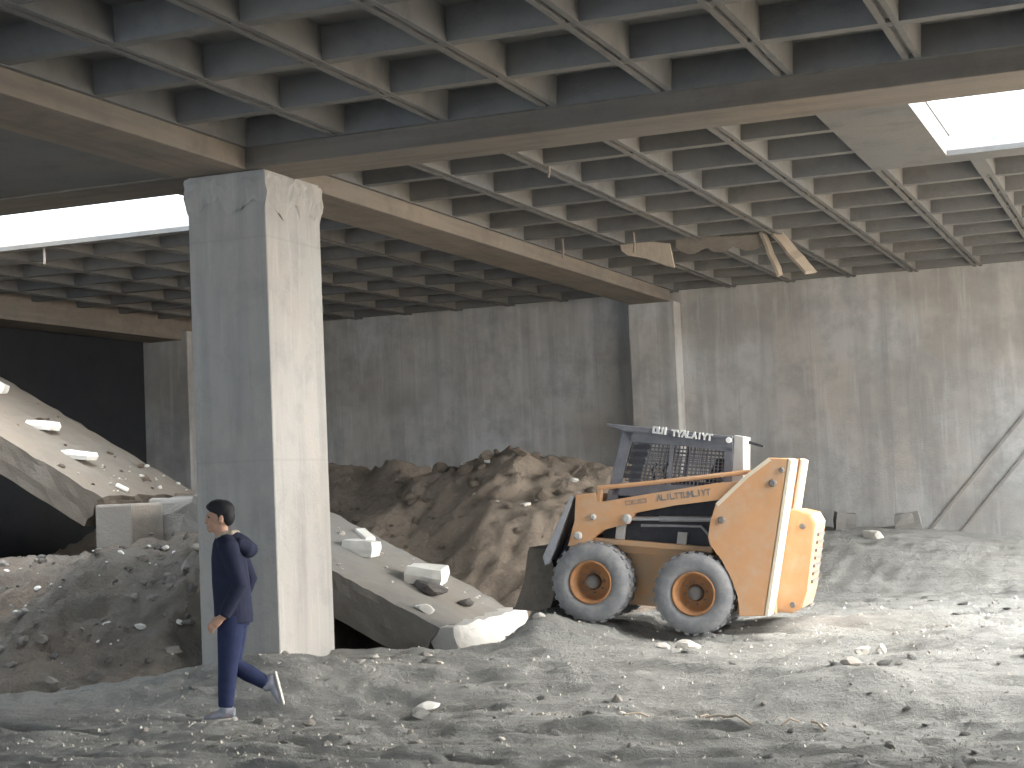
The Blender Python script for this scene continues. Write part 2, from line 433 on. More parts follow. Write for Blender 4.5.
tag(obj('mortar_collar', bm, M['col'], col), 'crumbled rough mortar around the column head')

# ------------------------------------------------------------------ fallen slabs
def slab(name, x0, z0, x1, z1, y0, y1, th, label, jag=.05, matt=None):
    """a slab falling from (x0,z0) to (x1,z1); local x along the slope"""
    L = math.hypot(x1 - x0, z1 - z0); ang = math.atan2(z1 - z0, x1 - x0)
    bm = bmesh.new(); nx, ny, nz = 40, 16, 5
    P = {}
    def pos(i, j, k):
        u = L * i / nx; v = y0 + (y1 - y0) * j / ny; w = -th * k / nz
        if i == nx: u += jag * 1.6 * fbm(v * 3, w * 4, 1.7, 4) + .10 * (w / th)
        if i == 0: u += jag * fbm(v * 3, w * 4, 3.7, 4)
        if j in (0, ny): v += .022 * fbm(u * 3, w * 5, 5.0 + j, 4)
        if k == 0: w += .014 * fbm(u * 4, v * 4, 2.0, 4)
        if k == 0 and j in (0, ny): w -= .012 + .02 * abs(fbm(u * 5, v, 7., 3))
        return Vector((u, v, w))
    def V(i, j, k):
        if (i, j, k) not in P: P[i, j, k] = bm.verts.new(pos(i, j, k))
        return P[i, j, k]
    for i in range(nx):
        for j in range(ny):
            for k in (0, nz): bm.faces.new((V(i, j, k), V(i + 1, j, k), V(i + 1, j + 1, k), V(i, j + 1, k)))
        for k in range(nz):
            for j in (0, ny): bm.faces.new((V(i, j, k), V(i + 1, j, k), V(i + 1, j, k + 1), V(i, j, k + 1)))
    for j in range(ny):
        for k in range(nz):
            for i in (0, nx): bm.faces.new((V(i, j, k), V(i, j + 1, k), V(i, j + 1, k + 1), V(i, j, k + 1)))
    o = obj(name, bm, matt or M['slab'])
    o.matrix_world = Matrix.Translation((x0, 0, z0)) @ Matrix.Rotation(-ang, 4, 'Y')
    return tag(o, label, 'concrete slab')
SL1 = (-9.6, 4.43, -4.87, 1.79); SL2 = (-3.3, 1.765, -.42, .30)
slab('fallen_slab', *SL1, 5.0, 7.05, .42, 'long sloping concrete slab descending from the left edge behind the column', matt=M['slabd'])
s2 = slab('fallen_slab', *SL2, 4.5, 6.68, .46, 'sloping broken concrete slab right of the column with its end in the dirt')
# block under the end of the left slab
bm = bmesh.new(); box(bm, -4.95, -4.45, 4.95, 5.6, 1.18, 1.70, .03)
tag(obj('concrete_block', bm, M['stoneg']), 'squarish concrete block under the broken end of the left slab', 'concrete block')
bm = bmesh.new(); box(bm, -4.75, -3.55, 5.75, 6.9, 1.05, 1.74, .05)
bmesh.ops.subdivide_edges(bm, edges=bm.edges[:], cuts=3, use_grid_fill=True)
for v in bm.verts: v.co += Vector((fbm(*v.co * 3, 3), fbm(*(v.co * 3.3), 3), fbm(*(v.co * 2.7), 3))) * .06
tag(obj('concrete_block', bm, M['stoneg']), 'rough dark concrete block beside the column under the slab end', 'concrete block')

def on_slab(sl, x):
    x0, z0, x1, z1 = sl; return z0 + (z1 - z0) * (x - x0) / (x1 - x0)

# ------------------------------------------------------------------ loose stones
def rock_mesh(seed, sx, sy, sz, sub=2, rough=.35):
    bm = bmesh.new(); bmesh.ops.create_icosphere(bm, subdivisions=sub, radius=1)
    for v in bm.verts:
        d = v.co.normalized()
        # flatten facets: clip against a few random planes
        v.co = d * (1 + rough * noise.noise(d * 1.3 + Vector((seed * 3.1, seed, 0))) + .12 * noise.noise(d * 3.7 + Vector((0, seed, seed))))
    rnd = random.Random(seed)
    for _ in range(7):
        n = Vector((rnd.uniform(-1, 1), rnd.uniform(-1, 1), rnd.uniform(-1, 1))).normalized(); dd = rnd.uniform(.55, .8)
        for v in bm.verts:
            t = v.co.dot(n) - dd
            if t > 0: v.co -= n * t
    for v in bm.verts: v.co = Vector((v.co.x * sx, v.co.y * sy, v.co.z * sz))
    return bm

def rock(name, loc, size, mat, label, cat='stone', rot=(0, 0, 0), seed=1, group=None, rough=.35):
    o = obj(name, rock_mesh(seed, *size, rough=rough), mat)
    o.location = loc; o.rotation_euler = rot
    return tag(o, label, cat, group)

def tilt(sl): return math.atan2(sl[1] - sl[3], sl[2] - sl[0])
def block(loc, size, mat, label, rot=(0, 0, 0), seed=1, cat='concrete chunk'):
    bm = bmesh.new(); sx, sy, sz = size
    box(bm, -sx, sx, -sy, sy, -sz, sz)
    bmesh.ops.subdivide_edges(bm, edges=bm.edges[:], cuts=3, use_grid_fill=True)
    for v in bm.verts:
        p = v.co * 4 + Vector((seed * 7.1, seed * 2.3, 0))
        v.co += Vector((fbm(p.x, p.y, p.z, 4), fbm(p.y, p.z, p.x + 5, 4), fbm(p.z, p.x, p.y + 9, 4))) * .18 * min(size)
        v.co.x *= 1 - .1 * abs(v.co.z / sz); v.co.y *= 1 - .1 * abs(v.co.z / sz)
    o = obj('concrete_chunk', bm, mat); o.location = loc; o.rotation_euler = rot
    return tag(o, label, cat)

t1, t2 = tilt(SL1), tilt(SL2)
block((-6.45, 6.0, on_slab(SL1, -6.45) + .05), (.19, .12, .055), M['white'], 'white oblong block lying high on the left slab', (0, t1 * .25, .1), 2)
block((-5.72, 5.72, on_slab(SL1, -5.72) + .05), (.22, .10, .05), M['white'], 'white oblong block lying midway down the left slab', (0, t1 * .25, -.05), 3)
block((-7.45, 6.4, on_slab(SL1, -7.45) + .06), (.12, .10, .06), M['white'], 'white chunk on the left slab at the edge of the view', (0, t1, .3), 4)
block((-5.02, 5.6, on_slab(SL1, -5.02) + .02), (.08, .06, .025), M['white'], 'small flat white fragment near the foot of the left slab', (0, t1, .5), 5)
block((-1.86, 5.6, on_slab(SL2, -1.86) + .06), (.19, .13, .085), M['white'], 'white squared block on the right slab close to the column', (0, t2 * .2, .05), 6)
block((-2.16, 6.3, on_slab(SL2, -2.16) + .03), (.13, .07, .03), M['white'], 'thin white plank piece behind the squared block on the right slab', (0, t2, -.5), 7)
block((-1.07, 5.62, on_slab(SL2, -1.07) + .15), (.22, .20, .09), M['white'], 'big white broken chunk with a dark underside on the right slab', (.1, t2 * .3, .2), 8)
rock('stone', (-1.02, 5.5, on_slab(SL2, -1.02) + .05), (.28, .20, .085), M['stoned'], 'flat dark piece forming the underside of the big white chunk on the right slab', 'stone', (0, t2 * .6, 0), 11)  # dark piece that forms the underside of the white chunk
rock('stone', (-.66, 5.7, on_slab(SL2, -.66) + .04), (.10, .08, .05), M['stoned'], 'small dark stone near the foot of the right slab', 'stone', (0, 0, .4), 12)
rock('stone', (-.70, 4.72, on_slab(SL2, -.70) + .03), (.13, .10, .06), M['white'], 'pale crumbled fragment on the near edge of the right slab', 'stone', (0, .2, .2), 13)
# broken end of the right slab, its bright lighting put into the pale colour
bm = bmesh.new(); NN = 16
loops = []
for i in range(6):
    t = i / 5
    row = []
    for j in range(NN + 1):
        f = j / NN; y = 4.52 + 2.14 * f
        top = .285 + .06 * f + .035 * fbm(y * 4, 1, t * 2, 4); bot = -.06
        z = top + (bot - top) * t
        row.append((-.30 + .10 * t + .05 * f + .05 * fbm(y * 3, z * 5, 2.2, 4), y, z))
    loops.append(row)
back = [[(p[0] - .28, p[1], p[2]) for p in r] for r in loops]
g1 = [[bm.verts.new(p) for p in r] for r in loops]; g2 = [[bm.verts.new(p) for p in r] for r in back]
for a in range(5):
    for b in range(NN):
        bm.faces.new((g1[a][b], g1[a][b + 1], g1[a + 1][b + 1], g1[a + 1][b])); bm.faces.new((g2[a][b], g2[a + 1][b], g2[a + 1][b + 1], g2[a][b + 1]))
for b in range(NN): bm.faces.new((g1[0][b], g2[0][b], g2[0][b + 1], g1[0][b + 1]))
for a in range(5):
    bm.faces.new((g1[a][0], g1[a + 1][0], g2[a + 1][0], g2[a][0])); bm.faces.new((g1[a][NN], g2[a][NN], g2[a + 1][NN], g1[a + 1][NN]))
e = tag(obj('broken_end', bm, M['slabw']), 'broken end face coloured pale for bright light')
mw = s2.matrix_world.copy(); e.parent = s2; e.matrix_parent_inverse = mw.inverted()

rock('stone', (1.02, 1.0, gz(1.02, 1.0) + .035), (.10, .08, .05), M['white'], 'single white stone on the floor right of the column foot', 'stone', (0, 0, .3), 21)
rock('stone', (2.60, 3.1, gz(2.60, 3.1) + .03), (.12, .08, .055), M['stone'], 'pale stone on the floor just before the rear wheel', 'stone', (0, .1, .2), 22)
rock('stone', (2.42, 2.95, gz(2.42, 2.95) + .02), (.09, .06, .035), M['stone'], 'flat pale flake left of the stone before the rear wheel', 'stone', (0, .1, .9), 23)
rock('stone', (4.15, 2.9, gz(4.15, 2.9) + .03), (.07, .06, .05), M['stone'], 'rounded pale stone at right, left one of a touching pair', 'stone', (0, 0, .2), 24)
rock('stone', (4.30, 2.95, gz(4.30, 2.95) + .03), (.06, .05, .05), M['stone'], 'rounded pale stone at right, right one of a touching pair', 'stone', (0, 0, 1.2), 25)
rock('stone', (4.22, 2.0, gz(4.22, 2.0) + .03), (.09, .06, .05), M['stoneg'], 'grey angular stone on the floor below the touching pair of stones', 'stone', (0, 0, .2), 26)
block((1.77, 15.35, gz(1.77, 15.35) + .10), (.17, .16, .15), M['slab'], 'grey cube of concrete at the wall foot, nearer the loader', (.1, .12, .3), 31)
block((2.77, 15.25, gz(2.77, 15.25) + .12), (.20, .16, .15), M['slab'], 'grey cube of concrete at the wall foot below the sloping ridges', (.05, -.1, .1), 32)
rock('stone', (2.60, 13.0, gz(2.60, 13.0) + .05), (.18, .12, .10), M['stone'], 'flat pale stone on the dirt bank before the wall', 'stone', (0, 0, .2), 33)

# pale and dark fragments over the left heap, and clods on the brown heap
protos = {}
def scatter(n, name, group, label, cat, mat, fz, region, smin, smax, seed, flat=.6):
    rnd = random.Random(seed)
    base = [bpy.data.meshes.new(name) for _ in range(5)]
    for i, me in enumerate(base):
        b = rock_mesh(seed * 10 + i, 1, rnd.uniform(.6, .9), flat, sub=2)
        b.to_mesh(me); b.free(); me.materials.append(mat)
    k = 0; tries = 0
    while k < n and tries < n * 30:
        tries += 1
        x = rnd.uniform(region[0], region[1]); y = rnd.uniform(region[2], region[3])
        z = fz(x, y)
        if z is None: continue
        o = bpy.data.objects.new(name, base[k % 5]); COL.objects.link(o)
        s = smin + (smax - smin) * rnd.random() ** 2.5
        o.scale = (s, s, s); o.location = (x, y, z + s * flat * .25)
        o.rotation_euler = (rnd.uniform(-.5, .5), rnd.uniform(-.5, .5), rnd.uniform(0, 6.28))
        tag(o, label, cat, group); k += 1
def fz_left(x, y):
    z = left_heap(x, y); return z if z > gz(x, y) + .03 else None
def fz_pile(x, y):
    z = big_pile(x, y); return z if z > gz(x, y) + .05 else None
scatter(95, 'rubble_fragment', 'pale fragments on the left heap', 'small pale concrete fragment strewn on the dark rubble heap', 'fragment', M['white'], fz_left, (-6.6, -1.8, 1.2, 4.2), .018, .075, 3, .5)
scatter(90, 'rubble_stone', 'dark stones on the left heap', 'small dark stone lying on the dark rubble heap', 'stone', M['stoned'], fz_left, (-6.6, -1.8, 1.2, 4.4), .025, .10, 4)
scatter(90, 'rubble_stone', 'grey stones on the left heap', 'small grey stone lying on the dark rubble heap', 'stone', M['stoneg'], fz_left, (-6.6, -1.8, 1.2, 4.4), .025, .10, 14)
scatter(170, 'dirt_clod', 'clods on the brown heap', 'brown clod of earth on the tall dirt heap', 'clod', M['pile'], fz_pile, (-4.5, 1.2, 6.6, 9.6), .03, .15, 5, .7)
scatter(22, 'rubble_fragment', 'pale bits on the brown heap', 'small pale bit of rubble on the tall brown dirt heap', 'fragment', M['stone'], fz_pile, (-4.5, 1.2, 7.0, 9.6), .03, .08, 6)
def fz_floor(x, y):
    if y > 1 and x < -1.6: return None
    if 2.8 < y < 7.2 and -3.4 < x < 3.7: return None
    return gz(x, y)
scatter(110, 'floor_clump', 'low clumps on the floor', 'low grey clump of dirt on the open floor', 'clump', M['ground'], fz_floor, (-1.6, 6.0, -1.6, 8.5), .03, .12, 17, .35)
scatter(70, 'floor_stone', 'small stones on the floor', 'small grey stone lying loose on the dirt floor', 'stone', M['stoneg'], fz_floor, (-1.6, 6.0, -1.2, 8.5), .02, .07, 7)
scatter(60, 'floor_fragment', 'pale fragments on the floor', 'small pale fragment lying loose on the dirt floor', 'fragment', M['stone'], fz_floor, (-1.6, 6.0, -1.2, 8.5), .015, .05, 8, .5)
def fz_end(x, y): return gz(x, y)
scatter(26, 'rubble_fragment', 'fragments before the slab end', 'pale fragment in the loose dirt before the broken slab end', 'fragment', M['stone'], fz_end, (-.15, 1.1, 3.2, 4.6), .02, .08, 9)
def fz_s1(x, y): return on_slab(SL1, x) + .005
def fz_s2(x, y): return on_slab(SL2, x) + .005
scatter(26, 'slab_crumb', 'crumbs on the left slab', 'small pale crumb on the surface of the left slab', 'fragment', M['stone'], fz_s1, (-5.6, -4.92, 5.1, 6.9), .015, .05, 10)
scatter(34, 'slab_stone', 'brown clods on the left slab', 'small brown clod on the surface of the left slab', 'clod', M['pile'], fz_s1, (-7.6, -5.0, 5.15, 6.9), .02, .11, 15, .4)
scatter(22, 'slab_crumb', 'crumbs on the right slab', 'small pale crumb on the surface of the right slab', 'fragment', M['stone'], fz_s2, (-2.7, -.5, 4.6, 6.6), .015, .06, 16)
# gravel: one mass
bm = bmesh.new(); rnd = random.Random(99)
for _ in range(5200):
    x = rnd.uniform(-1.8, 6.2); y = -2.2 + 10 * rnd.random() ** 1.4
    z = gz(x, y); s = rnd.uniform(.006, .02)
    vs = [bm.verts.new(Vector((x, y, z)) + Vector((rnd.uniform(-1, 1) * s * 1.3, rnd.uniform(-1, 1) * s * 1.3, -s * .4))) for _ in range(3)]
    a = bm.verts.new(Vector((x, y, z + s)))
    try:
        bm.faces.new(vs); [bm.faces.new((vs[i], vs[(i + 1) % 3], a)) for i in range(3)]
    except ValueError: pass
tag(obj('gravel', bm, M['stone']), 'fine gravel and crumbs spread over the dirt floor', 'gravel', kind='stuff')

# ------------------------------------------------------------------ damaged formwork hanging from the ceiling
def plank(a, b, w, t, label, twist=0.0):
    a = Vector(a); b = Vector(b); L = (b - a).length
    bm = bmesh.new(); box(bm, -w / 2, w / 2, -t / 2, t / 2, 0, L)
    bmesh.ops.subdivide_edges(bm, edges=[e for e in bm.edges if abs((e.verts[0].co - e.verts[1].co).z) > L * .5], cuts=5)
    for v in bm.verts:
        v.co.x += .03 * fbm(v.co.z * 4, v.co.x * 9, 1, 3); v.co.y += .02 * fbm(v.co.z * 4, 5, v.co.x, 3)
        if v.co.z > L * .98: v.co.z += .10 * fbm(v.co.x * 20, v.co.y * 9, 4, 3)
    o = obj('hanging_plank', bm, M['wood'])
    q = (b - a).to_track_quat('Z', 'Y')
    o.matrix_world = Matrix.Translation(a) @ q.to_matrix().to_4x4() @ Matrix.Rotation(twist, 4, 'Z')
    return tag(o, label, 'plank')
plank((1.80, 10.40, H + .05), (2.02, 10.40, 4.33), .13, .04, 'pale splintered plank dangling nearly straight from the ceiling', .3)
plank((1.98, 10.45, H + .02), (2.40, 10.42, 4.36), .20, .04, 'wider torn board hanging aslant beside the dangling plank', .5)
def torn(pts, th, label, name, mat):
    bm = bmesh.new()
    A = [bm.verts.new(p) for p in pts]; B = [bm.verts.new((p[0], p[1] + th, p[2] + .01)) for p in pts]
    n = len(pts); bm.faces.new(A); bm.faces.new(B[::-1])
    for i in range(n): bm.faces.new((A[i], B[i], B[(i + 1) % n], A[(i + 1) % n]))
    return tag(obj(name, bm, mat), label, 'formwork')
torn([(-.05, 10.0, H + .02), (.28, 10.0, H + .03), (.62, 10.05, H - .04), (.66, 10.1, H - .36), (.56, 10.1, H - .33), (.30, 10.05, H - .21), (.05, 10.0, H - .15), (-.03, 10.0, H - .08)], .05,
     'torn brown formwork sheet sagging below the ceiling near the long beam', 'formwork_sheet', M['wood'])
sc = [(.70, 10.1, H + .02)]
for i in range(15):
    t = i / 14; x = .70 + 1.12 * t
    sc.append((x, 10.1 + .3 * t, H - .10 - .10 * abs(math.sin(t * math.pi * 3)) + .02 * fbm(x * 9, 0, 0, 3)))
sc.append((1.82, 10.4, H + .02))
torn(sc, .05, 'scalloped strip of broken plaster between the sagging sheet and the dangling plank', 'plaster_strip', M['beam'])
# short bars hanging from the ceiling
for p, l, lab in (((-6.05, 5.58), .20, 'short bent bar hanging under the far edge of the bright slot'), ((.36, 9.3), .22, 'short bar hanging from a rib near the sagging sheet'),
                  ((-.62, 9.3), .20, 'short bar hanging from a rib close above the long beam'), ((1.05, 4.3), .10, 'stub of bar hanging from the second rib behind the cross beam')):
    bm = bmesh.new(); x, y = p
    tube(bm, [(x, y, H + .05), (x + .01, y, H - l * .5), (x - .01, y + .02, H - l)], .016, 8)
    tag(obj('hanging_bar', bm, M['rust']), lab, 'bar')
bm = bmesh.new(); tube(bm, [(-3.55, 7.0, H), (-3.50, 7.02, H - .16), (-3.42, 7.04, H - .22)], .02, 8)
tag(obj('hanging_bar', bm, M['rust']), 'bent stub hanging in the coffers right of the column', 'bar')
# little bit of rebar and twigs on the floor
rnd = random.Random(5)
for i in range(7):
    x = 3.0 + .22 * i + rnd.uniform(-.1, .1); y = .15 + rnd.uniform(-.15, .2); a = rnd.uniform(-1, 1.2)
    z = gz(x, y) + .015; l = rnd.uniform(.12, .25)
    bm = bmesh.new(); tube(bm, [(x - l / 2 * math.cos(a), y - l / 2 * math.sin(a), gz(x - l / 2 * math.cos(a), y - l / 2 * math.sin(a)) + .012), (x, y, z + .02), (x + l / 2 * math.cos(a), y + l / 2 * math.sin(a), gz(x + l / 2 * math.cos(a), y + l / 2 * math.sin(a)) + .015)], .008, 6)
    tag(obj('twig', bm, M['wood']), 'thin pale splinter in the shallow rut at the lower right', 'splinter', 'splinters in the rut')

# ------------------------------------------------------------------ skid-steer loader
O = Vector((1.465, 3.803, .77)); U = Vector((.99172926, .06934847, -.10799936)); W = Vector((-.06975647, .99756405, 0)); V = U.cross(W)
V = Vector((.10773627, .00753365, .99415096))
ML = Matrix(((U.x, W.x, V.x, O.x), (U.y, W.y, V.y, O.y), (U.z, W.z, V.z, O.z), (0, 0, 0, 1)))
base = Matrix.Translation(O - V * .36 + U * .5 + W * .6)
LD = empty('skid_steer_loader', None, 'orange skid steer loader with dark caged cab, parked in the dirt before the brown heap', 'loader', mat=ML @ Matrix.Translation((.5, .6, -.37)))
TL = Matrix.Translation((-.5, -.6, .37))
def part(name, bm, mat, parent=None, label=None, smooth=False):
    bmesh.ops.transform(bm, matrix=TL, verts=bm.verts[:]) if parent is None or parent is LD else None
    if parent is not None and parent is not LD: bmesh.ops.transform(bm, matrix=TL, verts=bm.verts[:])
    o = obj(name, bm, mat, parent or LD, smooth)
    if label: o['label'] = label
    return o
# wheels: local x = u (rear), y = w (far), z = v (up)
def wheel(u, v, w0, w1, side):
    Rt = .375; bm = bmesh.new(); s = 1 if side == 'near' else -1
    a, b = (w0, w1) if side == 'near' else (w1, w0)
    d = (b - a)
    prof = [(.195, .10), (.215, .03), (.26, .0), (.30, .012), (.335, .03), (.345, .06), (.352, .075), (.372, .12), (.378, .30), (.378, .70), (.372, .88), (.345, .95), (.30, 1.0), (.215, .97), (.195, .9)]
    lathe(bm, [(r, a + d * t) for r, t in prof] + [(.195, a + d * .10)], 56, 'y', (u, 0, v), False)
    t = part('wheel', bm, M['tyre'], None, None, True)
    # tread lugs
    bm = bmesh.new()
    for k in range(26):
        an = 2 * math.pi * k / 26
        for half in (0, 1):
            p0 = a + d * (.12 if half == 0 else .52); p1 = a + d * (.48 if half == 0 else .88)
            an2 = an + (.12 if half else 0)
            m = Matrix.Translation((u, 0, v)) @ Matrix.Rotation(an2, 4, 'Y') @ Matrix.Translation((.376, 0, 0))
            bb = bmesh.new(); box(bb, -.012, .014, min(p0, p1), max(p0, p1), -.022, .022)
            bb.transform(m); me = bpy.data.meshes.new('t'); bb.to_mesh(me); bb.free(); bm.from_mesh(me); bpy.data.meshes.remove(me)
    tr = part('tread', bm, M['tyre'], t)
    bm = bmesh.new()
    lathe(bm, [(.20, a + d * .55), (.20, a + d * .06), (.208, a + d * .015), (.188, a + d * .02), (.165, a + d * .20), (.150, a + d * .36), (.075, a + d * .40), (.0, a + d * .40)], 48, 'y', (u, 0, v), False)
    r = part('rim', bm, M['rim'], t, 'orange wheel rim', True)
    bm = bmesh.new()
    lathe(bm, [(.0, a + d * .20), (.050, a + d * .20), (.066, a + d * .25), (.080, a + d * .40), (.0, a + d * .40)], 32, 'y', (u, 0, v))
    part('hub', bm, M['hub'], t, None, True)
    bm = bmesh.new()
    for k in range(8):
        an = 2 * math.pi * k / 8 + .2
        lathe(bm, [(.0, a + d * .31), (.010, a + d * .31), (.010, a + d * .40), (.0, a + d * .40)], 8, 'y', (u + .105 * math.cos(an), 0, v + .105 * math.sin(an)))
    part('wheel_bolts', bm, M['hub'], t)
for u, v in ((0, 0), (.993, -.022)):
    wheel(u, v, 0, .33, 'near'); wheel(u, v, .87, 1.20, 'far')

# chassis tub
bm = bmesh.new()
tub = [(-.30, .30), (-.10, .415), (1.10, .385), (1.70, .30), (1.72, -.17), (1.25, -.20), (.35, -.205), (-.25, -.12)]
prism(bm, tub, .335, .865, 'y', .02)
box(bm, -.12, 1.12, .16, 1.04, .36, .415, .012)
part('chassis', bm, M['orangedust'], None, 'rusty orange lower body smeared with dust')
bm = bmesh.new()
prism(bm, [(-.02, .385), (1.10, .35), (1.10, .27), (-.02, .30)], .26, .34, 'y', .01)
prism(bm, [(-.02, .385), (1.10, .35), (1.10, .27), (-.02, .30)], .86, .94, 'y', .01)
part('side_rail', bm, M['orangedust'])
bm = bmesh.new()
for u, v in ((0, 0), (.993, -.022)): lathe(bm, [(.0, .15), (.07, .15), (.07, 1.05), (.0, 1.05)], 20, 'y', (u, 0, v))
part('axle', bm, M['hub'])
# dark engine side panel under the cab
bm = bmesh.new(); prism(bm, [(.02, .40), (1.15, .37), (1.15, .78), (1.10, .90), (.10, .93), (.04, .73)], .27, .93, 'y', .015)
part('lower_cab_panel', bm, M['dark'], None, 'black side panel below the cab window')

# rear towers
tower = [(1.799, 1.287), (1.661, -.165), (1.426, -.195), (1.414, .001), (1.349, .153), (1.237, .31), (1.117, .44), (1.094, .513), (1.113, .672), (1.151, .829), (1.425, 1.121), (1.619, 1.285)]
def make_tower(w0, w1, label):
    bm = bmesh.new(); prism(bm, tower, w0, w1, 'y', .012)
    t = part('rear_tower', bm, M['orange'], None, label)
    # rear plate closing the tower back, bright light put into its cream colour
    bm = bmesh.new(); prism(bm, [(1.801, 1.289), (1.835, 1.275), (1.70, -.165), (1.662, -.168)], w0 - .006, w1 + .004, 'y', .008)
    part('rear_plate', bm, M['cream'], t, 'rear plate coloured pale for the light on it')
    bm = bmesh.new()
    for u, v, r in ((1.745, 1.179, .026), (1.669, 1.054, .036), (1.216, .68, .034)):
        s = -1 if w0 < .5 else 1; wf = w0 if w0 < .5 else w1
        lathe(bm, [(0, wf + s * .03), (r * .7, wf + s * .03), (r, wf + s * .012), (r, wf), (0, wf)], 20, 'y', (u, 0, v))
    part('pivot_bolts', bm, M['hub'], t)
    bm = bmesh.new(); s = -1 if w0 < .5 else 1; wf = w0 if w0 < .5 else w1
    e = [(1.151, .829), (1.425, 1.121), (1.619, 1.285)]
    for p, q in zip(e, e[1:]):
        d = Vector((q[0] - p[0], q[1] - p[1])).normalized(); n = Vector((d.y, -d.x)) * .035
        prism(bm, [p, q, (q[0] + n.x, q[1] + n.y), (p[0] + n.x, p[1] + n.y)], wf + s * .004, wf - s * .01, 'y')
    part('edge_strip', bm, M['cream'], t, 'pale strip along the edge of the tower')  # narrow cream strip along the sloping tower edge
make_tower(.03, .42, None)
make_tower(.80, 1.17, None)
bm = bmesh.new(); prism(bm, [(1.45, .10), (1.70, .10), (1.74, .50), (1.50, .50)], .42, .80, 'y')
part('tower_crossmember', bm, M['orangedust'])
# rear door / engine hood
bm = bmesh.new()
prism(bm, [(1.50, .80), (1.84, .805), (1.98, .785), (2.035, .70), (1.985, .05), (1.955, -.10), (1.86, -.16), (1.62, -.16), (1.50, 0)], .425, 1.16, 'y', .03)
hood = part('engine_hood', bm, M['orange'], None, None)
bm = bmesh.new()
for k in range(7):
    z = .12 + .075 * k; uu = 1.993 + (z - .05) * .075
    box(bm, uu - .02, uu + .012, .62, 1.05, z, z + .03)
part('grille_slats', bm, M['hub'], hood)
bm = bmesh.new()
for z, uu in ((.66, 1.95), (-.08, 1.90)):
    lathe(bm, [(0, .40), (.024, .40), (.030, .43), (0, .43)], 16, 'y', (uu - .04, 0, z))
part('hood_bolts', bm, M['hub'], hood)
bm = bmesh.new(); tube(bm, [(1.70, .60, .80), (1.71, .60, 1.02), (1.76, .60, 1.06)], .035, 14)
part('exhaust_pipe', bm, M['hub'])

# lift arms
arm = [(-.21, .813), (-.014, .849), (.002, .751), (.099, .777), (.493, .871), (.853, .952), (1.153, 1.022), (1.42, 1.06), (1.42, .91), (1.125, .854), (.744, .78), (.368, .692),
       (.312, .574), (.22, .561), (.071, .509), (-.018, .435), (-.054, .375), (-.141, .33), (-.259, .321), (-.239, .393), (-.194, .56)]
def glyphs(bm, word, u0, v0, u1, v1, h, wf, thick=.012, stroke=.22):
    """blocky strokes, a row of letters along a line in the u-v plane"""
    F = {'C': [(0, 0, 0, 1), (0, 1, .8, 1), (0, 0, .8, 0)], 'A': [(0, 0, .4, 1), (.4, 1, .8, 0), (.15, .4, .65, .4)], 'T': [(0, 1, .8, 1), (.4, 0, .4, 1)],
         'M': [(0, 0, 0, 1), (.8, 0, .8, 1), (0, 1, .4, .4), (.4, .4, .8, 1)], 'I': [(.4, 0, .4, 1)], 'O': [(0, 0, 0, 1), (.8, 0, .8, 1), (0, 1, .8, 1), (0, 0, .8, 0)],
         'L': [(0, 0, 0, 1), (0, 0, .8, 0)], 'Y': [(0, 1, .4, .5), (.8, 1, .4, .5), (.4, 0, .4, .5)], 'E': [(0, 0, 0, 1), (0, 1, .8, 1), (0, 0, .8, 0), (0, .5, .6, .5)],
         'H': [(0, 0, 0, 1), (.8, 0, .8, 1), (0, .5, .8, .5)], 'U': [(0, 0, 0, 1), (.8, 0, .8, 1), (0, 0, .8, 0)], 'S': [(0, 1, .8, 1), (0, .5, 0, 1), (0, .5, .8, .5), (.8, 0, .8, .5), (0, 0, .8, 0)]}
    n = len(word); du = (u1 - u0) / n; dv = (v1 - v0) / n; L = math.hypot(du, dv); ex = Vector((du / L, dv / L)); ey = Vector((-ex.y, ex.x))
    for i, ch in enumerate(word):
        if ch == ' ': continue
        o0 = Vector((u0 + du * i, v0 + dv * i))
        for x0, y0, x1, y1 in F[ch]:
            a = o0 + ex * (x0 * L) + ey * (y0 * h); b = o0 + ex * (x1 * L) + ey * (y1 * h)
            d = (b - a).normalized(); nn = Vector((-d.y, d.x)) * stroke * h / 2; a2 = a - d * stroke * h / 2; b2 = b + d * stroke * h / 2
            prism(bm, [tuple(a2 - nn), tuple(b2 - nn), tuple(b2 + nn), tuple(a2 + nn)], wf, wf + thick, 'y')
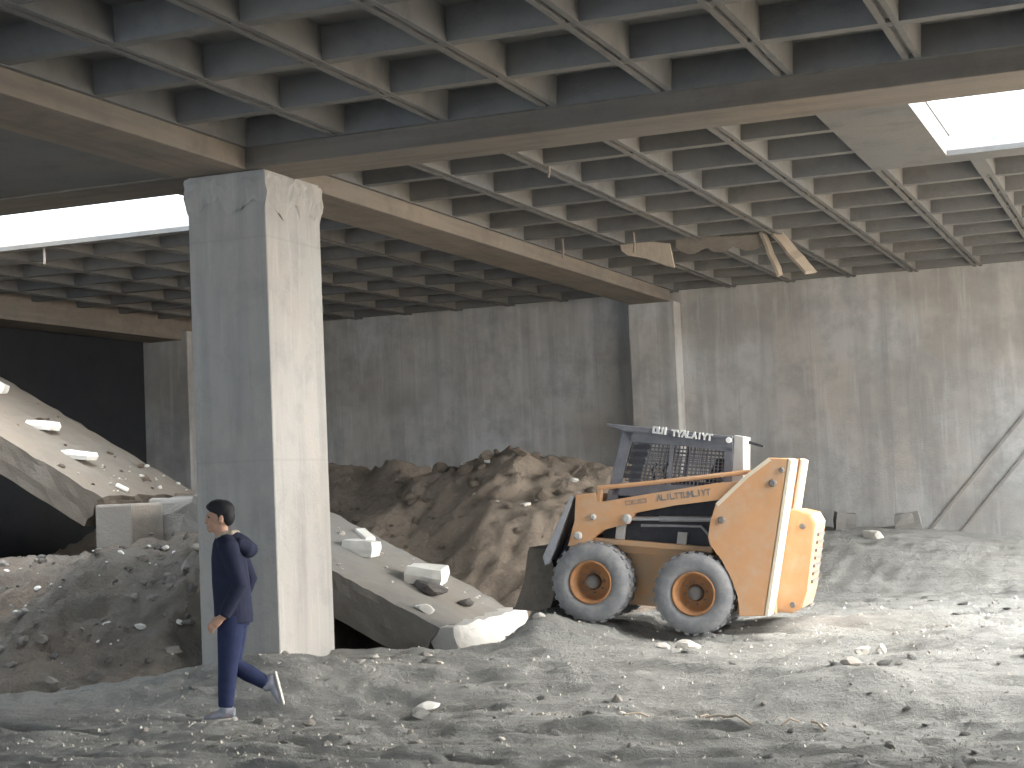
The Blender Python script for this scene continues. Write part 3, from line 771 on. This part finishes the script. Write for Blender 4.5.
def make_arm(w0, w1, near):
    bm = bmesh.new(); prism(bm, arm, w0, w1, 'y', .01)
    a = part('lift_arm', bm, M['orange'])
    bm = bmesh.new(); tube(bm, [(-.002, w0 + .03, .895), (.40, w0 + .03, .958), (1.329, w0 + .03, 1.122), (1.45, w0 + .03, 1.145)], .021, 12)
    part('arm_rail', bm, M['orange'], a)
    bm = bmesh.new(); wf = w0 if near else w1; s = -1 if near else 1
    for u, v, r in ((.309, .626, .045), (-.16, .429, .04), (-.02, .616, .028)):
        lathe(bm, [(0, wf + s * .035), (r * .6, wf + s * .035), (r, wf + s * .02), (r, wf), (0, wf)], 24, 'y', (u, 0, v))
    part('arm_pins', bm, M['lgrey'], a, 'pale steel pivot pins')
    bm = bmesh.new(); box(bm, .0, .03, w0 + .02, w1 - .02, .74, .90); part('rail_bracket', bm, M['orangedust'], a)
    if near:
        bm = bmesh.new(); glyphs(bm, 'OOO', .29, .752, .50, .796, .036, w0 - .004, .008, .2)
        part('arm_lettering', bm, M['letd'], a, 'three small dark marks on the arm'); bm = bmesh.new()
        glyphs(bm, 'ALILTTUMLIYT', .594, .816, 1.10, .912, .048, w0 - .004, .008, .26)
        part('arm_lettering', bm, M['letd'], a, 'worn dark lettering along the arm')
    # lift cylinder
    bm = bmesh.new(); wc = (w0 + w1) / 2 + .03
    tube(bm, [(.326, wc, .625), (.62, wc, .645)], .02, 14)
    c = part('lift_cylinder', bm, M['chrome'], None, 'bare steel piston rod')
    bm = bmesh.new(); tube(bm, [(.60, wc, .643), (1.16, wc, .682)], .028, 14); part('cylinder_barrel', bm, M['steel'], c)
    bm = bmesh.new(); tube(bm, [(.42, wc + .03, .565), (.70, wc + .03, .585), (1.0, wc + .03, .60), (1.10, wc + .03, .50), (1.14, wc + .03, .42)], .014, 8); part('hydraulic_hose', bm, M['steel'], c)
make_arm(.06, .19, True); make_arm(1.01, 1.14, False)
# pale upright brackets between arm and chassis
for u0, u1, v0, v1 in ((.16, .25, .38, .565), (.76, .855, .37, .53)):
    bm = bmesh.new(); prism(bm, [(u0, v0), (u1, v0), (u1 + .01, v1), (u0 + .01, v1)], .22, .27, 'y', .008)
    part('step_bracket', bm, M['lgrey'], None, 'pale grey bracket')
# cross tube between arms at the front
bm = bmesh.new(); tube(bm, [(-.12, .19, .60), (-.12, 1.01, .60)], .05, 16); part('arm_crosstube', bm, M['orangedust'])

# quick-attach plate, tilt cylinders, bucket
bm = bmesh.new(); prism(bm, [(-.225, .79), (-.26, .80), (-.50, .20), (-.47, .12), (-.425, .14)], .05, 1.15, 'y', .008)
att = part('attachment_plate', bm, M['steel'])
bm = bmesh.new()
for wc in (.30, .90): tube(bm, [(-.20, wc, .62), (-.40, wc, .16)], .028, 12)
part('tilt_cylinder', bm, M['dark'], att)
bm = bmesh.new()
out = [(-.44, .27), (-.66, .25), (-.64, .06), (-.70, -.22), (-.76, -.31), (-.78, -.335), (-.55, -.33), (-.40, -.28), (-.36, -.10), (-.40, .12)]
prism(bm, [(-.44, .27), (-.46, .27), (-.48, .06), (-.52, -.24), (-.62, -.30), (-.78, -.315), (-.78, -.335), (-.55, -.33), (-.40, -.28), (-.36, -.10), (-.40, .12)], .10, 1.10, 'y')
b = part('bucket', bm, M['buck'], None, 'muddy steel bucket lowered to the ground')
for wa in (.095, 1.08):
    bm = bmesh.new(); prism(bm, [(-.44, .27), (-.66, .25), (-.68, -.05), (-.76, -.32), (-.55, -.33), (-.40, -.28), (-.36, -.10), (-.40, .12)], wa, wa + .025, 'y')
    part('bucket_side', bm, M['buck'], b)
bm = bmesh.new(); box(bm, -.66, -.44, .12, 1.08, .245, .275); part('bucket_lip', bm, M['buck'], b)

# cab
w0, w1 = .20, 1.00
def frame_side(w, th):
    bm = bmesh.new()
    prism(bm, [(.175, 1.455), (.295, 1.455), (.20, .98), (.16, .75), (.05, .73)], w, w + th, 'y', .006)
    prism(bm, [(.175, 1.475), (1.25, 1.455), (1.255, 1.316), (.82, 1.341), (.24, 1.352)], w, w + th, 'y', .006)
    prism(bm, [(1.175, 1.36), (1.252, 1.36), (1.262, .80), (1.185, .80)], w, w + th, 'y', .006)
    prism(bm, [(.14, .96), (1.23, .98), (1.23, .85), (.10, .83)], w, w + th, 'y', .006)
    prism(bm, [(.655, 1.36), (.685, 1.36), (.67, .95), (.64, .95)], w + .005, w + th - .005, 'y')
    return bm
cab = part('cab_frame', frame_side(w0, .05), M['cab'], None, 'dark blue grey cab frame')
part('cab_far_side', frame_side(w1 - .05, .05), M['cab'], cab)
bm = bmesh.new(); prism(bm, [(.02, 1.50), (.03, 1.515), (.262, 1.500), (1.25, 1.466), (1.25, 1.44), (.20, 1.45)], w0 - .03, w1 + .03, 'y', .006)
roof = part('cab_roof', bm, M['cab'], cab)
bm = bmesh.new()
glyphs(bm, 'OUI', .490, 1.455, .635, 1.447, .052, w0 - .045, .02, .34)
part('roof_lettering', bm, M['letw'], roof, 'white lettering at the front of the cab roof edge')
bm = bmesh.new(); glyphs(bm, 'TYALAIYT', .672, 1.437, 1.062, 1.415, .050, w0 - .045, .02, .30)
part('roof_lettering', bm, M['letw'], roof, 'longer white lettering along the cab roof edge')
bm = bmesh.new()
lathe(bm, [(0, w0 - .045), (.026, w0 - .045), (.028, w0 - .02), (0, w0 - .02)], 20, 'y', (1.215, 0, 1.425))
part('roof_lamp', bm, M['letw'], roof, 'round white lamp on the cab roof edge')
# side screens
def screen(w, u0, u1, v0, v1, nu, nv, t, slant=.2):
    bm = bmesh.new()
    for i in range(nu + 1):
        u = u0 + (u1 - u0) * i / nu
        sl = slant * (1 - i / nu)
        prism(bm, [(u - t, v1), (u + t, v1), (u + t - sl * (v1 - v0), v0), (u - t - sl * (v1 - v0), v0)], w, w + .008, 'y')
    for j in range(nv + 1):
        v = v0 + (v1 - v0) * j / nv; f = (v1 - v)
        prism(bm, [(u0 - slant * f, v - t), (u1, v - t), (u1, v + t), (u0 - slant * f, v + t)], w + .008, w + .016, 'y')
    return bm
part('side_screen', screen(w0 + .02, .30, 1.19, .98, 1.345, 26, 11, .0045), M['mesh'], cab)
part('far_screen', screen(w1 - .03, .30, 1.19, .98, 1.345, 22, 9, .005), M['mesh'], cab)
bm = bmesh.new()
for k in range(5): prism(bm, [(.30 - .02 * k, 1.33 - .07 * k), (.46 - .02 * k, 1.335 - .07 * k), (.455 - .02 * k, 1.29 - .07 * k), (.295 - .02 * k, 1.285 - .07 * k)], w0 + .004, w0 + .024, 'y')
part('front_louvre', bm, M['dark'], cab, 'black louvred front part of the side screen')
# rear of the cab
bm = bmesh.new(); prism(bm, [(1.255, 1.475), (1.345, 1.465), (1.375, .84), (1.26, .84)], w0 + .01, w0 + .40, 'y', .008)
part('rear_cab_post', bm, M['lgrey'], cab, 'rear corner post coloured pale grey for the light on it')  # pale grey stands in for light on the cab's rear face
bm = bmesh.new(); prism(bm, [(1.25, 1.455), (1.49, 1.395), (1.49, 1.375), (1.25, 1.42)], w0 + .30, w0 + .36, 'y', .004)
part('rear_light_bar', bm, M['dark'], cab)
bm = bmesh.new(); box(bm, 1.19, 1.22, w0 + .40, w1 - .02, .86, 1.10, .006); box(bm, 1.19, 1.22, w0 + .40, w1 - .02, 1.34, 1.44, .006)
part('rear_cab_panel', bm, M['cab'], cab)
# seat and levers
bm = bmesh.new(); box(bm, .62, 1.02, .40, .82, .92, 1.00, .03); prism(bm, [(.95, .98), (1.06, .98), (1.13, 1.24), (1.06, 1.25)], .42, .80, 'y', .03)
part('seat', bm, M['dark'], cab)
for wc in (.36, .86):
    bm = bmesh.new(); tube(bm, [(.50, wc, .90), (.46, wc, 1.10), (.50, wc, 1.16)], .014, 8)
    part('control_lever', bm, M['dark'], cab)

# ------------------------------------------------------------------ walking person
PX, PY_, PZ = -.47, .41, 0.0
PZ = max(gz(PX + t * math.cos(R(26)) + .08 * math.sin(R(26)), PY_ + t * math.sin(R(26)) - .08 * math.cos(R(26))) for t in (-.2, -.15, -.1, -.05, 0, .05, .1)) - .004
def remeshed(name, builders, mat, parent, voxel=.009, smooth=2, label=None):
    """several tubes fused into one continuous surface"""
    bm = bmesh.new()
    for f in builders: f(bm)
    bmesh.ops.recalc_face_normals(bm, faces=bm.faces[:])
    me = bpy.data.meshes.new(name + '_src'); bm.to_mesh(me); bm.free()
    t = bpy.data.objects.new(name + '_src', me); COL.objects.link(t)
    r = t.modifiers.new('r', 'REMESH'); r.mode = 'VOXEL'; r.voxel_size = voxel; r.use_smooth_shade = True
    s = t.modifiers.new('s', 'SMOOTH'); s.iterations = smooth; s.factor = .5
    dg = bpy.context.evaluated_depsgraph_get(); ev = t.evaluated_get(dg)
    m2 = bpy.data.meshes.new_from_object(ev); m2.name = name
    bpy.data.objects.remove(t)
    m2.materials.clear(); m2.materials.append(mat)
    for p in m2.polygons: p.use_smooth = True
    o = bpy.data.objects.new(name, m2); COL.objects.link(o); o.parent = parent
    if label: o['label'] = label
    return o
# local frame: x = backward (screen right), y = away from the viewpoint, z = up; the person walks towards -x
def T(pts, rad, seg=14, up=(0, 0, 1)): return lambda bm: tube(bm, pts, rad, seg, up)
def ball(c, r):
    def f(bm):
        d = bmesh.ops.create_icosphere(bm, subdivisions=3, radius=1)
        for v in d['verts']: v.co = Vector((v.co.x * r[0] + c[0], v.co.y * r[1] + c[1], v.co.z * r[2] + c[2]))
    return f
P = empty('person', (PX, PY_, PZ), 'person in a dark navy hooded jacket and blue trousers walking left past the column', 'person')
P.rotation_euler = (0, 0, R(26))
hipL, kneeL, ankL = (.075, -.09, .82), (.035, -.085, .42), (.005, -.08, .075)
hipR, kneeR, ankR = (.085, .09, .82), (.055, .085, .41), (.335, .085, .235)
shL, elL, wrL = (.075, -.19, 1.36), (.16, -.235, 1.06), (.015, -.215, .80)
shR, elR, wrR = (.085, .19, 1.36), (.20, .23, 1.08), (.10, .21, .83)
def hand(w, side):
    x, y, z = w; out = []
    out.append(T([(x + .005, y, z + .02), (x - .03, y, z - .015), (x - .065, y, z - .045)], [(.022, .026), (.020, .036), (.018, .038)]))
    for k, (dy, l) in enumerate(((-.0, .075), (.0, .082), (.0, .076), (.0, .062))):
        oz = .026 - .0175 * k
        a = (x - .060 + oz * -.45, y + .002 * k * side, z - .043 + oz * .9)
        b = (a[0] - l * .45, a[1] - side * .004, a[2] - l * .25); c = (b[0] - l * .10, b[1] + side * .012, b[2] - l * .38); d = (c[0] + l * .12, c[1] + side * .016, c[2] - l * .20)
        out.append(T([a, b, c, d], [.0095, .009, .008, .007], 8))
    a = (x - .02, y + side * .016, z + .012)
    out.append(T([a, (x - .055, y + side * .03, z + .008), (x - .085, y + side * .03, z - .012)], [.011, .0095, .008], 8))
    return out
body = [T([(.035, 0, 1.30), (.02, 0, 1.42), (.008, 0, 1.47), (.005, 0, 1.54)], [.09, .06, .056, .056]),
        ball((.004, 0, 1.605), (.098, .076, .112)), ball((-.035, 0, 1.545), (.062, .056, .075)), ball((-.075, 0, 1.495), (.028, .030, .022)),
        T([(-.088, 0, 1.605), (-.105, 0, 1.575), (-.118, 0, 1.560), (-.09, 0, 1.552)], [.010, .013, .016, .012], 10),
        T([(-.092, -.024, 1.527), (-.100, 0, 1.527), (-.092, .024, 1.527)], [.007, .010, .007], 8), T([(-.090, -.022, 1.515), (-.098, 0, 1.513), (-.090, .022, 1.515)], [.007, .010, .007], 8),
        T([(-.086, -.045, 1.617), (-.099, 0, 1.612), (-.086, .045, 1.617)], [.010, .012, .010], 8),
        ball((.012, -.078, 1.575), (.020, .011, .033)), ball((.012, .078, 1.575), (.020, .011, .033)),
        T([(.04, 0, 1.34), (.07, 0, 1.1), (.08, 0, .85)], [(.09, .14), (.09, .13), (.09, .13)], 14, (0, 1, 0)),
        T([shL, elL, wrL], [.05, .042, .027], 14, (1, 0, 0)), T([shR, elR, wrR], [.05, .042, .027], 14, (1, 0, 0)),
        T([(.05, -.15, 1.36), (.05, .15, 1.36)], .045),
        T([hipL, kneeL, ankL], [.085, .055, .04], 14, (0, 1, 0)), T([hipR, kneeR, ankR], [.085, .055, .04], 14, (0, 1, 0)),
        T([(ankL[0] + .03, ankL[1], .04), (ankL[0] - .12, ankL[1], .03)], [.04, .03])]
body += hand(wrL, 1) + hand(wrR, -1)
remeshed('body', body, M['skin'], P, .0065, 2)
for s in (-1, 1):
    bm = bmesh.new(); bmesh.ops.create_icosphere(bm, subdivisions=2, radius=.011)
    bmesh.ops.translate(bm, vec=(-.082, s * .031, 1.598), verts=bm.verts[:]); obj('eye', bm, M['dark'], P, True)
remeshed('hair', [ball((.018, 0, 1.648), (.103, .084, .088)), ball((.055, 0, 1.60), (.066, .078, .085)), T([(-.060, -.05, 1.672), (-.085, 0, 1.680), (-.060, .05, 1.672)], .026), ball((-.01, 0, 1.69), (.085, .072, .05)),
                  T([(.0, -.078, 1.62), (.0, -.079, 1.56)], .010, 8), T([(.0, .078, 1.62), (.0, .079, 1.56)], .010, 8)], M['hair'], P, .009, 2, 'short black hair')
def up2(a, b, t): return tuple(a[i] + (b[i] - a[i]) * t for i in range(3))
jk = [T([(.035, 0, 1.455), (.045, 0, 1.40), (.06, 0, 1.28), (.07, 0, 1.08), (.08, 0, .92), (.085, 0, .80), (.085, 0, .745)], [(.075, .085), (.11, .17), (.140, .20), (.150, .195), (.152, .188), (.155, .19), (.150, .185)], 24, (0, 1, 0)),
      T([(.05, -.12, 1.40), shL, up2(shL, elL, .5), elL, up2(elL, wrL, .5), up2(elL, wrL, .93)], [.075, .085, .075, .066, .056, .048], 16, (1, 0, 0)),
      T([(.05, .12, 1.40), shR, up2(shR, elR, .5), elR, up2(elR, wrR, .5), up2(elR, wrR, .93)], [.075, .085, .075, .066, .056, .048], 16, (1, 0, 0))]
j = remeshed('jacket', jk, M['jacket'], P, .011, 3)
remeshed('hood', [T([(.05, -.09, 1.42), (.15, -.11, 1.38), (.205, -.07, 1.335), (.225, 0, 1.32), (.205, .07, 1.335), (.15, .11, 1.38), (.05, .09, 1.42)], [.035, .055, .065, .065, .065, .055, .035], 14),
                  T([(.10, 0, 1.44), (.18, 0, 1.38), (.265, 0, 1.315), (.29, 0, 1.305)], [(.10, .05), (.10, .06), (.05, .045), (.02, .02)], 14)], M['jacket'], j, .011, 2)
remeshed('hood_lining', [T([(-.03, -.055, 1.43), (.03, -.085, 1.455), (.09, -.075, 1.465), (.13, 0, 1.462), (.09, .075, 1.465), (.03, .085, 1.455), (-.03, .055, 1.43)], [.016, .022, .026, .028, .026, .022, .016], 10)], M['collar'], j, .008, 2, 'pale lining showing at the neck')
tr = [T([(.085, 0, .92), (.085, 0, .80), (.085, 0, .72)], [(.125, .165), (.138, .178), (.12, .15)], 20, (0, 1, 0)),
      T([hipL, up2(hipL, kneeL, .4), kneeL, up2(kneeL, ankL, .45), up2(kneeL, ankL, .95)], [.108, .102, .080, .072, .060], 18, (0, 1, 0)),
      T([hipR, up2(hipR, kneeR, .4), kneeR, up2(kneeR, ankR, .45), up2(kneeR, ankR, .95)], [.108, .102, .080, .070, .056], 18, (0, 1, 0))]
remeshed('trousers', tr, M['jeans'], P, .011, 3)
def shoe(a, toe, up, side):
    a = Vector(a); d = Vector(toe).normalized(); u = Vector(up).normalized()
    h = a - d * .075 - u * .045
    pts = [h + d * t + u * q for t, q in ((0, .012), (.05, .018), (.12, .008), (.19, -.006), (.245, -.014))]
    o = remeshed('shoe', [lambda bm: tube(bm, pts, [(.036, .040), (.040, .050), (.043, .040), (.046, .030), (.030, .020)], 16, u), lambda bm: tube(bm, [a - u * .03, a + u * .045], [.048, .046], 14)], M['shoe'], P, .009, 2)
    remeshed('sole', [lambda bm: tube(bm, [h + d * t - u * .033 for t in (-.012, .05, .12, .2, .262)], [(.030, .012), (.043, .014), (.046, .014), (.048, .014), (.026, .012)], 14, u)], M['sole'], o, .007, 1)
shoe(ankL, (-1, 0, -.02), (0, 0, 1), -1)
shoe(ankR, (.22, 0, -1), (-1, 0, -.22), 1)

# ------------------------------------------------------------------ light: a bright overcast sky, brightest to the right
wd = bpy.data.worlds.new('sky'); S.world = wd; wd.use_nodes = True
nt = wd.node_tree; nt.nodes.clear()
outn = nt.nodes.new('ShaderNodeOutputWorld'); bg = nt.nodes.new('ShaderNodeBackground')
tc = nt.nodes.new('ShaderNodeTexCoord')
dotn = node(nt, 'ShaderNodeVectorMath', operation='DOT_PRODUCT')
sd = Vector((math.cos(R(36)), .22, math.sin(R(36)))).normalized(); dotn.inputs[1].default_value = sd
nt.links.new(tc.outputs['Generated'], dotn.inputs[0])
mr = node(nt, 'ShaderNodeMapRange'); mr.interpolation_type = 'SMOOTHSTEP'
mr.inputs[1].default_value = .35; mr.inputs[2].default_value = 1.0; mr.inputs[3].default_value = 0; mr.inputs[4].default_value = 1
nt.links.new(dotn.outputs['Value'], mr.inputs[0])
cm = mix(nt, mr.outputs[0], (.80, .90, 1.0), (1.0, .965, .91))
st = node(nt, 'ShaderNodeMath', operation='MULTIPLY_ADD'); st.inputs[1].default_value = 4.0; st.inputs[2].default_value = 1.0
nt.links.new(mr.outputs[0], st.inputs[0])
nt.links.new(cm, bg.inputs['Color'])
nt.links.new(st.outputs[0], bg.inputs['Strength'])
nt.links.new(bg.outputs[0], outn.inputs['Surface'])

# ------------------------------------------------------------------ camera
cd = bpy.data.cameras.new('camera'); cam = bpy.data.objects.new('camera', cd); COL.objects.link(cam)
cd.sensor_fit = 'HORIZONTAL'; cd.sensor_width = 36.0; cd.lens = 1657.0 / 1024.0 * 36.0
cd.clip_start = .05; cd.clip_end = 300
rot = Matrix.Rotation(R(21.58), 4, 'Z') @ Matrix.Rotation(R(90 + 3.53), 4, 'X') @ Matrix.Rotation(R(-2.45), 4, 'Z')
cam.matrix_world = Matrix.Translation((6.66, -11.12, 1.71)) @ rot
S.camera = cam
S.view_settings.view_transform = 'Standard'; S.view_settings.look = 'None'
S.view_settings.gamma = 1.0; S.view_settings.use_curve_mapping = False
S.view_settings.exposure = 2.05
S.cycles.use_denoising = True
S.cycles.max_bounces = 10; S.cycles.diffuse_bounces = 8
